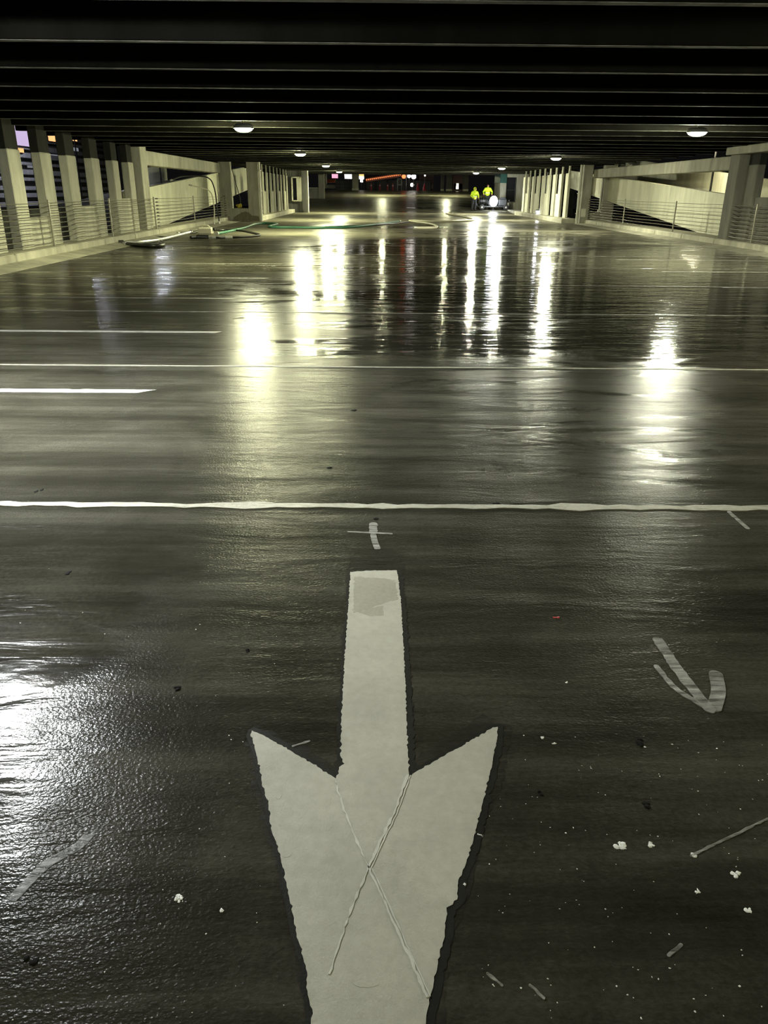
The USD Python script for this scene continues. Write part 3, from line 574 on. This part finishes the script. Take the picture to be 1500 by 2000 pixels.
def bones(J, R, links, pitch=.022, it=10):
    """One smooth skin over tapered bones: J joints, R radii, links pairs of joints."""
    whole = m3.Manifold()
    for a, b_ in links:
        s = [m3.Manifold.sphere(R[k] if np.ndim(R[k]) == 0 else 1.0, 20).scale((1, 1, 1) if np.ndim(R[k]) == 0 else tuple(R[k])).translate(tuple(map(float, J[k]))) for k in (a, b_)]
        whole += m3.Manifold.batch_hull(s)
    whole = whole.refine_to_length(pitch); mm = whole.to_mesh()
    t = trimesh.Trimesh(mm.vert_properties[:, :3], mm.tri_verts, process=True)
    trimesh.smoothing.filter_taubin(t, iterations=it); return t
def hand(wrist, d, side, J, R, L, tag):
    """Palm, four curled fingers and a thumb from the wrist along d (unit)."""
    d = np.asarray(d, float); d /= np.linalg.norm(d); up = np.array([0, 0, 1.]); s = np.cross(d, up); s /= np.linalg.norm(s); n = np.cross(s, d)
    J[tag + 'p0'], R[tag + 'p0'] = wrist + d * .03, .026; J[tag + 'p1'], R[tag + 'p1'] = wrist + d * .085, .030
    L += [(tag + 'w', tag + 'p0'), (tag + 'p0', tag + 'p1')]
    for k, (o, ln) in enumerate(((-.033, .070), (-.011, .080), (.011, .074), (.033, .058))):
        b0 = wrist + d * .09 + s * o
        J[f'{tag}f{k}a'], R[f'{tag}f{k}a'] = b0, .0105; J[f'{tag}f{k}b'], R[f'{tag}f{k}b'] = b0 + d * ln * .5 - n * .012, .010; J[f'{tag}f{k}c'], R[f'{tag}f{k}c'] = b0 + d * ln * .8 - n * .045, .0085
        L += [(tag + 'p1', f'{tag}f{k}a'), (f'{tag}f{k}a', f'{tag}f{k}b'), (f'{tag}f{k}b', f'{tag}f{k}c')]
    J[tag + 't0'], R[tag + 't0'] = wrist + d * .045 - s * .035 * side, .013; J[tag + 't1'], R[tag + 't1'] = wrist + d * .085 - s * .062 * side - n * .015, .011
    L += [(tag + 'p0', tag + 't0'), (tag + 't0', tag + 't1')]
def worker(label, loc, rz, hooded, lean=.12, wrists=((-.24, -.42, 1.0), (.22, -.42, 1.02)), H=1.0):
    t = thing('person', label, 'person', loc, rz)
    A = lambda *p: np.array(p, float)
    J, R, L = {}, {}, []
    J.update(pel=A(0, 0, .95), wai=A(0, -.02 - lean * .3, 1.12), che=A(0, -lean * .8, 1.34), sho=A(0, -lean, 1.44), nec=A(0, -lean - .01, 1.53), hea=A(0, -lean - .035, 1.66), jaw=A(0, -lean - .075, 1.60))
    R.update(pel=(.165, .12, .12), wai=(.15, .11, .12), che=(.175, .125, .13), sho=(.16, .10, .08), nec=.058, hea=(.078, .098, .105), jaw=(.05, .055, .05))
    L += [('pel', 'wai'), ('wai', 'che'), ('che', 'sho'), ('sho', 'nec'), ('nec', 'hea'), ('hea', 'jaw')]
    for s, tag in ((-1, 'l'), (1, 'r')):
        w = np.array(wrists[0 if s < 0 else 1], float); sh = A(s * .2, -lean, 1.42)
        el = (sh + w) / 2 + A(s * .10, .12, -.06)
        J[tag + 's'], J[tag + 'e'], J[tag + 'w'] = sh, el, w; R[tag + 's'], R[tag + 'e'], R[tag + 'w'] = .062, .046, .030
        L += [('sho', tag + 's'), (tag + 's', tag + 'e'), (tag + 'e', tag + 'w')]
        hand(w, w - el, s, J, R, L, tag)
        J[tag + 'h'], J[tag + 'k'], J[tag + 'a'] = A(s * .095, 0, .90), A(s * .12, -.05, .50), A(s * .13, .02, .10)
        R[tag + 'h'], R[tag + 'k'], R[tag + 'a'] = .098, .062, .045
        J[tag + 'b'], R[tag + 'b'] = A(s * .14, -.12, .05), .04
        L += [('pel', tag + 'h'), (tag + 'h', tag + 'k'), (tag + 'k', tag + 'a'), (tag + 'a', tag + 'b')]
    # ears and nose
    hc = J['hea']
    for s in (-1, 1): J[f'ear{s}'], R[f'ear{s}'] = hc + A(s * .078, .01, -.01), (.012, .02, .03); J[f'eb{s}'], R[f'eb{s}'] = hc + A(s * .06, .01, -.01), .015; L.append((f'eb{s}', f'ear{s}'))
    J['no0'], R['no0'] = hc + A(0, -.09, .01), .012; J['no1'], R['no1'] = hc + A(0, -.112, -.03), .014; L.append(('no0', 'no1'))
    obj('body', bones(J, R, L, .02, 8), 'skin', t, smooth=True)
    for s in (-1, 1): obj('eye', moved(trimesh.creation.icosphere(2, .012), hc + A(s * .032, -.088, .008)), 'hair', t, smooth=True)
    obj('mouth', moved(box(-.025, .025, -.008, .004, -.006, .006, .004), hc + A(0, -.112, -.075)), 'debris_red', t)
    # clothes: the same bones, a little thicker
    C = {k: (tuple(np.array(v) * 1.20) if np.ndim(v) else v * 1.42) for k, v in R.items()}
    for tag in 'lr': C[tag + 's'], C[tag + 'e'], C[tag + 'w'] = .092, .074, .052
    J['hem'] = A(0, 0, .92); C['hem'] = (.205, .16, .10); C['wai'] = (.20, .155, .14); C['che'] = (.225, .165, .15); C['sho'] = (.19, .125, .09); J['col'] = J['nec'] + A(0, .01, -.01); C['col'] = .085
    CL = [('hem', 'wai'), ('wai', 'che'), ('che', 'sho'), ('sho', 'col')]
    for tag in 'lr': CL += [('sho', tag + 's'), ('che', tag + 's'), (tag + 's', tag + 'e'), (tag + 'e', tag + 'w')]
    jk = obj('jacket', bones(J, C, CL, .03, 6), 'hivis', t, smooth=True)
    obj('reflective_band', hull([(x, y + J['wai'][1], z) for z in (1.06, 1.12) for x, y in [(.225 * math.cos(a), .182 * math.sin(a)) for a in np.linspace(0, 6.28, 20)]]), 'reflective', jk)
    TL = []
    for tag in 'lr': C[tag + 'h'], C[tag + 'k'], C[tag + 'a'] = .125, .092, .078; TL += [('pel', tag + 'h'), (tag + 'h', tag + 'k'), (tag + 'k', tag + 'a')]
    C['pel'] = (.185, .14, .11)
    obj('trousers', bones(J, C, TL, .03, 6), 'trousers', t, smooth=True)
    for tag in 'lr':
        a = J[tag + 'a']
        obj('boot', hull([(a[0] + sx * .05, a[1] + yy, zz) for sx in (-1, 1) for yy, zz in ((.07, 0), (-.21, 0), (-.22, .05), (-.10, .10), (-.06, .22), (.06, .22), (.08, .05))]), 'boots', t)
    if hooded:
        hd = m3.Manifold.sphere(1.0, 32).scale((.125, .14, .155)).translate(tuple(hc + A(0, .02, 0))) - m3.Manifold.sphere(1.0, 32).scale((.085, .16, .115)).translate(tuple(hc + A(0, -.10, -.02)))
        obj('hood', hd, 'hivis', jk, smooth=40)
    else:
        hd = m3.Manifold.sphere(1.0, 32).scale((.092, .112, .118)).translate(tuple(hc + A(0, .012, .012))) - m3.Manifold.cube((.4, .4, .3), True).translate(tuple(hc + A(0, -.17, -.16)))
        hd = hd - m3.Manifold.cube((.4, .16, .5), True).translate(tuple(hc + A(0, -.16, -.2)))
        obj('hair', hd, 'hair', t, smooth=40)
    return t
worker('worker in a bright yellow hooded jacket standing left of the machine', (7.72, 68.3, zf(68.3)), .25, True, .10)
worker('bare-headed worker in a yellow jacket leaning over the machine', (9.05, 70.25, zf(70.25) + .18), -.05, False, .24, ((-.34, -.45, 1.02), (.34, -.45, 1.02)))
step = thing('wooden_pallet', 'low pallet the bare-headed worker stands on', 'pallet', (9.05, 70.25, zf(70.25) + .0))
for k in range(5): obj('plank', box(-.5, .5, -.35 + .15 * k, -.23 + .15 * k, .13, .175, .005), 'hose_cream', step)
for k in (-.42, 0, .42): obj('runner', box(k - .05, k + .05, -.35, .37, .0, .13, .005), 'hose_cream', step)

# ------------------------------------------------------------------ the street beyond the far end
SZ = zf(RAMP1) - .15
obj('street', box(-70, 60, 102, 190, SZ - .3, SZ), 'street_asphalt', kind='structure', label='wet dark street beyond the far end of the deck')
obj('deck_edge', box(XL - 1.3, XR + 1.2, 101.0, 102, SZ - .3, zf(RAMP1), .02), 'kerb_concrete', kind='structure', label='concrete edge of the deck at the street')
def px_box(x0, x1, y0, y1, Y, depth, b=.02):
    a, c = at(x0, y1, Y), at(x1, y0, Y); return box(a[0], c[0], Y, Y + depth, a[2], c[2], b)
def far_column(x0, x1, ytop, Y, label, mat='column_concrete'):
    a, c = at(x0, 372, Y), at(x1, ytop, Y); t = thing('concrete_column', label, 'column', ((a[0] + c[0]) / 2, Y, zf(Y) - .02)); w = (c[0] - a[0]) / 2
    obj('shaft', box(-w, w, 0, .7, 0, c[2] - zf(Y) + 1.5, .03), mat, t); obj('base_block', box(-w * 1.1, w * 1.1, -.05, .75, 0, .25, .03), 'kerb_concrete', t)
far_column(688, 700, 338, 100.2, 'square concrete column at the far end left of the centre')
far_column(861, 868, 338, 100.2, 'dark slim concrete column at the far end right of centre', 'dark_wall')
far_column(872, 884, 338, 100.4, 'wider dark concrete column at the far end right of the slim one', 'dark_wall')
far_column(905, 916, 338, 100.2, 'dark column at the far end behind the hooded worker', 'dark_wall')
far_column(566, 582, 338, 100.0, 'dark column far left behind the second pier', 'dark_wall')
# dark low wall, shop fronts, signs
lw = thing('planter_wall', 'low dark block wall at the far end left of the square column', 'wall', (0, 0, 0))
a, c = at(655, 371, 104), at(690, 353, 104)
for k in range(3):
    for i in range(4):
        w = (c[0] - a[0]) / 4; h = (c[2] - SZ) / 3; obj('block', box(a[0] + w * i + .01, a[0] + w * (i + 1) - .01, 104, 104.5, SZ + h * k + .01, SZ + h * (k + 1) - .01, .02), 'dark_wall', lw)
def sign(name, label, cat, x0, x1, y0, y1, Y, lens, pole=True, frame='black_board'):
    t = thing(name, label, cat); a, c = at(x0, y1, Y), at(x1, y0, Y)
    obj('panel', box(a[0], c[0], Y, Y + .06, a[2], c[2], .01), lens, t)
    obj('case', [box(a[0] - .05, c[0] + .05, Y + .06, Y + .3, a[2] - .05, c[2] + .05, .02)], frame, t)
    if pole:
        m = (a[0] + c[0]) / 2; obj('pole', tube([(m, Y + .2, SZ), (m, Y + .2, a[2])], .06, 8), 'dark_steel', t)
    return t
sign('illuminated_sign', 'bright white illuminated sign box left of the square far column', 'sign', 673, 687, 338, 349, 112, 'sign_white')
t = sign('illuminated_sign', 'white illuminated sign with amber top right of the square far column', 'sign', 701, 711, 344, 350, 112, 'sign_white')
a, c = at(701, 344, 112), at(711, 338.5, 112); obj('top_panel', box(a[0], c[0], 112, 112.06, a[2], c[2], .01), 'sign_yellow', t)
a, c = at(703.5, 356, 112), at(709, 350, 112); obj('lower_panel', box(a[0], c[0], 112, 112.06, a[2], c[2], .01), 'sign_white', t)
sign('neon_sign', 'soft pink neon sign at the far end, left of the white sign box', 'sign', 648, 660, 339, 348, 116, 'neon_pink')
pl = thing('lit_pillar', 'pale pillar lit by street light at the far left', 'column'); obj('shaft', px_box(628, 638, 337, 361, 108, .8, .15), 'sign_lit_stone' if 'sign_lit_stone' in MAT else 'spandrel_concrete', pl); obj('plinth', px_box(626, 656, 361, 368, 107.5, 1.5, .05), 'spandrel_concrete', pl)
aw = thing('awning', 'orange-lit awning beside the pale pillar', 'awning'); p0, p1 = at(639, 357, 111), at(655, 351, 111)
obj('canvas', hull([(x, y, z) for x in (p0[0], p1[0]) for y, z in ((110, p0[2]), (112, p1[2]), (112, p1[2] + .1), (110, p0[2] + .12))]), 'cone_orange', aw); obj('bracket', tube([(p0[0], 111, SZ), (p0[0], 111, p0[2])], .06, 6), 'dark_steel', aw)
# long canopy strung with orange lights over a dark front, bollards, cones
cn = thing('canopy', 'long canopy edge with a string of orange lights, sloping down to the left', 'canopy')
q0, q1 = at(714, 356, 118), at(800, 343, 112)
obj('roof', hull([p + np.array(v) for p in (q0, q1) for v in ((0, 0, 0), (0, 3, .4), (0, 0, .5), (0, 3, .9))]), 'pink_wall', cn)
for k in range(22):
    p = q0 + (q1 - q0) * (k + .5) / 22; obj('bulb', moved(trimesh.creation.icosphere(1, .10), p + np.array([0, -.14, .30])), 'orange_string', cn, smooth=True)
for k in range(5):
    p = q0 + (q1 - q0) * k / 4; obj('post', tube([(p[0], p[1] + 1.5, SZ), (p[0], p[1] + 1.5, p[2])], .08, 6), 'dark_steel', cn)
sh = thing('shop_front', 'dark shop front under the orange-lit canopy', 'building'); a, c = at(712, 371, 122), at(842, 352, 122)
obj('wall', box(a[0], c[0], 122, 126, SZ, c[2], .05), 'black_board', sh)
for k in range(6): obj('mullion', box(a[0] + (c[0] - a[0]) * k / 6, a[0] + (c[0] - a[0]) * k / 6 + .12, 121.9, 122, SZ, c[2], .01), 'dark_steel', sh)
for i, x in enumerate((725, 742, 757, 767)):
    p = at(x, 366, 110); t = thing('red_bollard', f'slim red bollard, {("leftmost", "second", "third", "rightmost")[i]} of the four under the orange-lit canopy', 'bollard', (p[0], 110, SZ))
    obj('post', lathe([(0, 0), (.09, 0), (.085, .9), (.06, .98), (0, 1.0)], 12), 'bollard_red', t, smooth=30); obj('band', lathe([(.0, .70), (.092, .70), (.092, .80), (0, .80)], 12), 'reflective', t)
for i, x in enumerate((816, 829)):
    p = at(x, 367, 110); t = thing('traffic_cone', f'tall red traffic cone at the far end, {("left", "right")[i]} one of the pair', 'traffic cone', (p[0], 110, SZ))
    obj('body', lathe([(0, .05), (.24, .05), (.06, 1.05), (0, 1.05)], 14), 'bollard_red', t, smooth=30); obj('base', box(-.3, .3, -.3, .3, 0, .06, .01), 'rubber', t)
sg = thing('traffic_signal', 'glowing red traffic signal beside the white street lamps', 'traffic light'); a, c = at(785, 348.5, 111), at(792, 341, 111)
obj('lens', lathe([(0, 0), (.26, 0), (.2, .06), (0, .08)], 16, 'y').apply_translation([(a[0] + c[0]) / 2, 110.9, (a[2] + c[2]) / 2]), 'signal_red', sg); obj('housing', box(a[0] - .1, c[0] + .1, 111, 111.3, a[2] - .1, c[2] + .2, .04), 'black_board', sg); obj('pole', tube([(c[0] + .1, 111.35, SZ), (c[0] + .1, 111.35, c[2] + .2)], .07, 8), 'dark_steel', sg)
def street_lamp(label, x, y, Y, r, lens):
    p = at(x, y, Y); t = thing('street_lamp', label, 'street lamp', (p[0], Y, SZ)); h = p[2] - SZ
    obj('globe', moved(trimesh.creation.icosphere(2, r), (0, 0, h)), lens, t, smooth=True); obj('pole', tube([(0, 0, 0), (0, 0, h - r * .9)], .05, 8), 'dark_steel', t); obj('cap', lathe([(0, 0), (r * .6, 0), (0, r * .3)], 12).apply_translation([0, 0, h + r * .92]), 'dark_steel', t)
glow('globe_white', (1.0, .92, .85), 12.0); glow('globe_warm', (1.0, .82, .55), 6.0)
street_lamp('round white street lamp right of the red signal', 799, 344, 110.5, .24, 'globe_white')
street_lamp('larger round white street lamp, rightmost beside the red signal', 808, 345, 110.5, .32, 'globe_white')
street_lamp('low white lamp above the pinkish lit pavement', 805, 361, 112, .25, 'globe_white')
street_lamp('small pale lamp before the pinkish wall', 830, 342.5, 114, .13, 'globe_warm')
fs = thing('sign_frame', 'square grey framed board on legs in front of the dark shop front', 'sign'); a, c = at(775.5, 362, 108), at(785.5, 348.5, 108)
obj('board', box(a[0] + .12, c[0] - .12, 108.02, 108.06, a[2] + .12, c[2] - .12), 'black_board', fs)
obj('frame', [box(a[0], a[0] + .14, 108, 108.1, a[2], c[2], .01), box(c[0] - .14, c[0], 108, 108.1, a[2], c[2], .01), box(a[0] + .13, c[0] - .13, 108, 108.1, a[2], a[2] + .14, .01), box(a[0] + .13, c[0] - .13, 108, 108.1, c[2] - .14, c[2], .01)], 'sign_grey', fs)
for x in (a[0] + .07, c[0] - .07): obj('leg', box(x - .04, x + .04, 108.02, 108.1, SZ, a[2] + .02), 'sign_grey', fs)
def building(label, x0, x1, ytop, Y, mat, nwin):
    t = thing('building', label, 'building'); a, c = at(x0, 371, Y), at(x1, ytop, Y)
    obj('wall', box(a[0], c[0], Y, Y + 5, SZ, c[2] + .6, .05), mat, t); obj('cornice', box(a[0] - .1, c[0] + .1, Y - .15, Y, c[2] + .4, c[2] + .7, .03), mat, t)
    for k in range(nwin):
        w = (c[0] - a[0]) / nwin; obj('window', box(a[0] + w * k + w * .2, a[0] + w * (k + 1) - w * .2, Y - .05, Y, SZ + .4, SZ + 1.2, .01), 'window_dark', t)
building('pinkish rendered building right of the centre at the far end', 818, 848, 338, 128, 'pink_wall', 3)
building('pinkish rendered building behind the hooded worker', 884, 906, 340, 126, 'pink_wall', 2)
tl = thing('torch_lamp', 'tall warm glowing lamp at the far end above the hooded worker', 'street lamp'); a = at(893, 371, 108); c = at(893, 358, 108)
obj('tube', hull([(a[0] + .16 * math.cos(q), 108 + .16 * math.sin(q), z) for q in np.linspace(0, 6.28, 12) for z in (a[2] + .1, c[2])]), 'globe_warm', tl); obj('base', box(a[0] - .2, a[0] + .2, 107.8, 108.2, SZ, a[2] + .11, .02), 'dark_steel', tl)

# ------------------------------------------------------------------ beyond the left wall: a banded facade, neon, lit ramp; beyond the right wall: lamps on the ramp
bd = thing('building', 'long building with pale and dark horizontal bands beyond the left slots', 'building')
obj('core', box(-36, -31, 45, 100, -.45, 12, .1), 'dark_wall', bd)
zz = .1; r_ = np.random.default_rng(21)
for k in range(15):
    h = r_.uniform(.18, .42); obj('band', box(-31.05, -30.6, 45, 96, zz, zz + h, .02), 'facade_band', bd); zz += h + r_.uniform(.2, .42)
for k in range(9): obj('lit_window', box(-31.0, -30.9, 48 + 5.2 * k, 50.5 + 5.2 * k, (4.0, 5.0, 3.2)[k % 3], (4.5, 5.35, 3.45)[k % 3]), 'lit_window', bd)
def wall_sign(label, x0, x1, y0, y1, X, lens):
    a, c = at_x(x0, y1, X), at_x(x1, y0, X); t = thing('neon_sign', label, 'sign'); ya, yb = sorted((a[1], c[1]))
    obj('panel', box(X - .05, X, ya, yb, a[2], c[2], .01), lens, t); obj('backing', box(-30.6, X - .05, ya - .05, yb + .05, a[2] - .05, c[2] + .05, .02), 'black_board', t)
    return t
wall_sign('tall lilac neon banner high behind the first left slot', 22, 54, 236, 282, -30.4, 'neon_lilac')
wall_sign('small orange neon sign under the lilac banner', 34, 46, 290, 297, -30.4, 'neon_orange')
wall_sign('orange neon sign high behind the second left slot', 96, 107, 258, 275, -30.4, 'neon_orange')
wall_sign('small orange lamp sign high behind the third left slot', 143, 150, 268, 275, -30.4, 'neon_orange')
def area_lamp(label, loc, lens, ground, rz=0.0):
    t = thing('area_lamp', label, 'light', loc, rz)
    obj('lens', box(-.35, .35, -.1, .1, -.02, .0), lens, t); obj('housing', box(-.4, .4, -.14, .14, .0, .1, .02), 'lamp_housing', t); obj('pole', tube([(.38, 0, ground - loc[2]), (.38, 0, .09)], .05, 8), 'dark_steel', t)
area_lamp('unseen cool lamp added over the yard to light the banded building behind the left slots', (-25.5, 70.0, 7.5), 'added_yard_lens', -.45)  # added lamp, there only to brighten the banded facade
area_lamp('cool lamp over the ramp behind the left opening', (-14.0, 52.0, 4.6), 'blue_lens', 1.4)
area_lamp('warm lamp over the ramp behind the right opening', (14.3, 37.0, 3.6), 'warm_lens', .75)
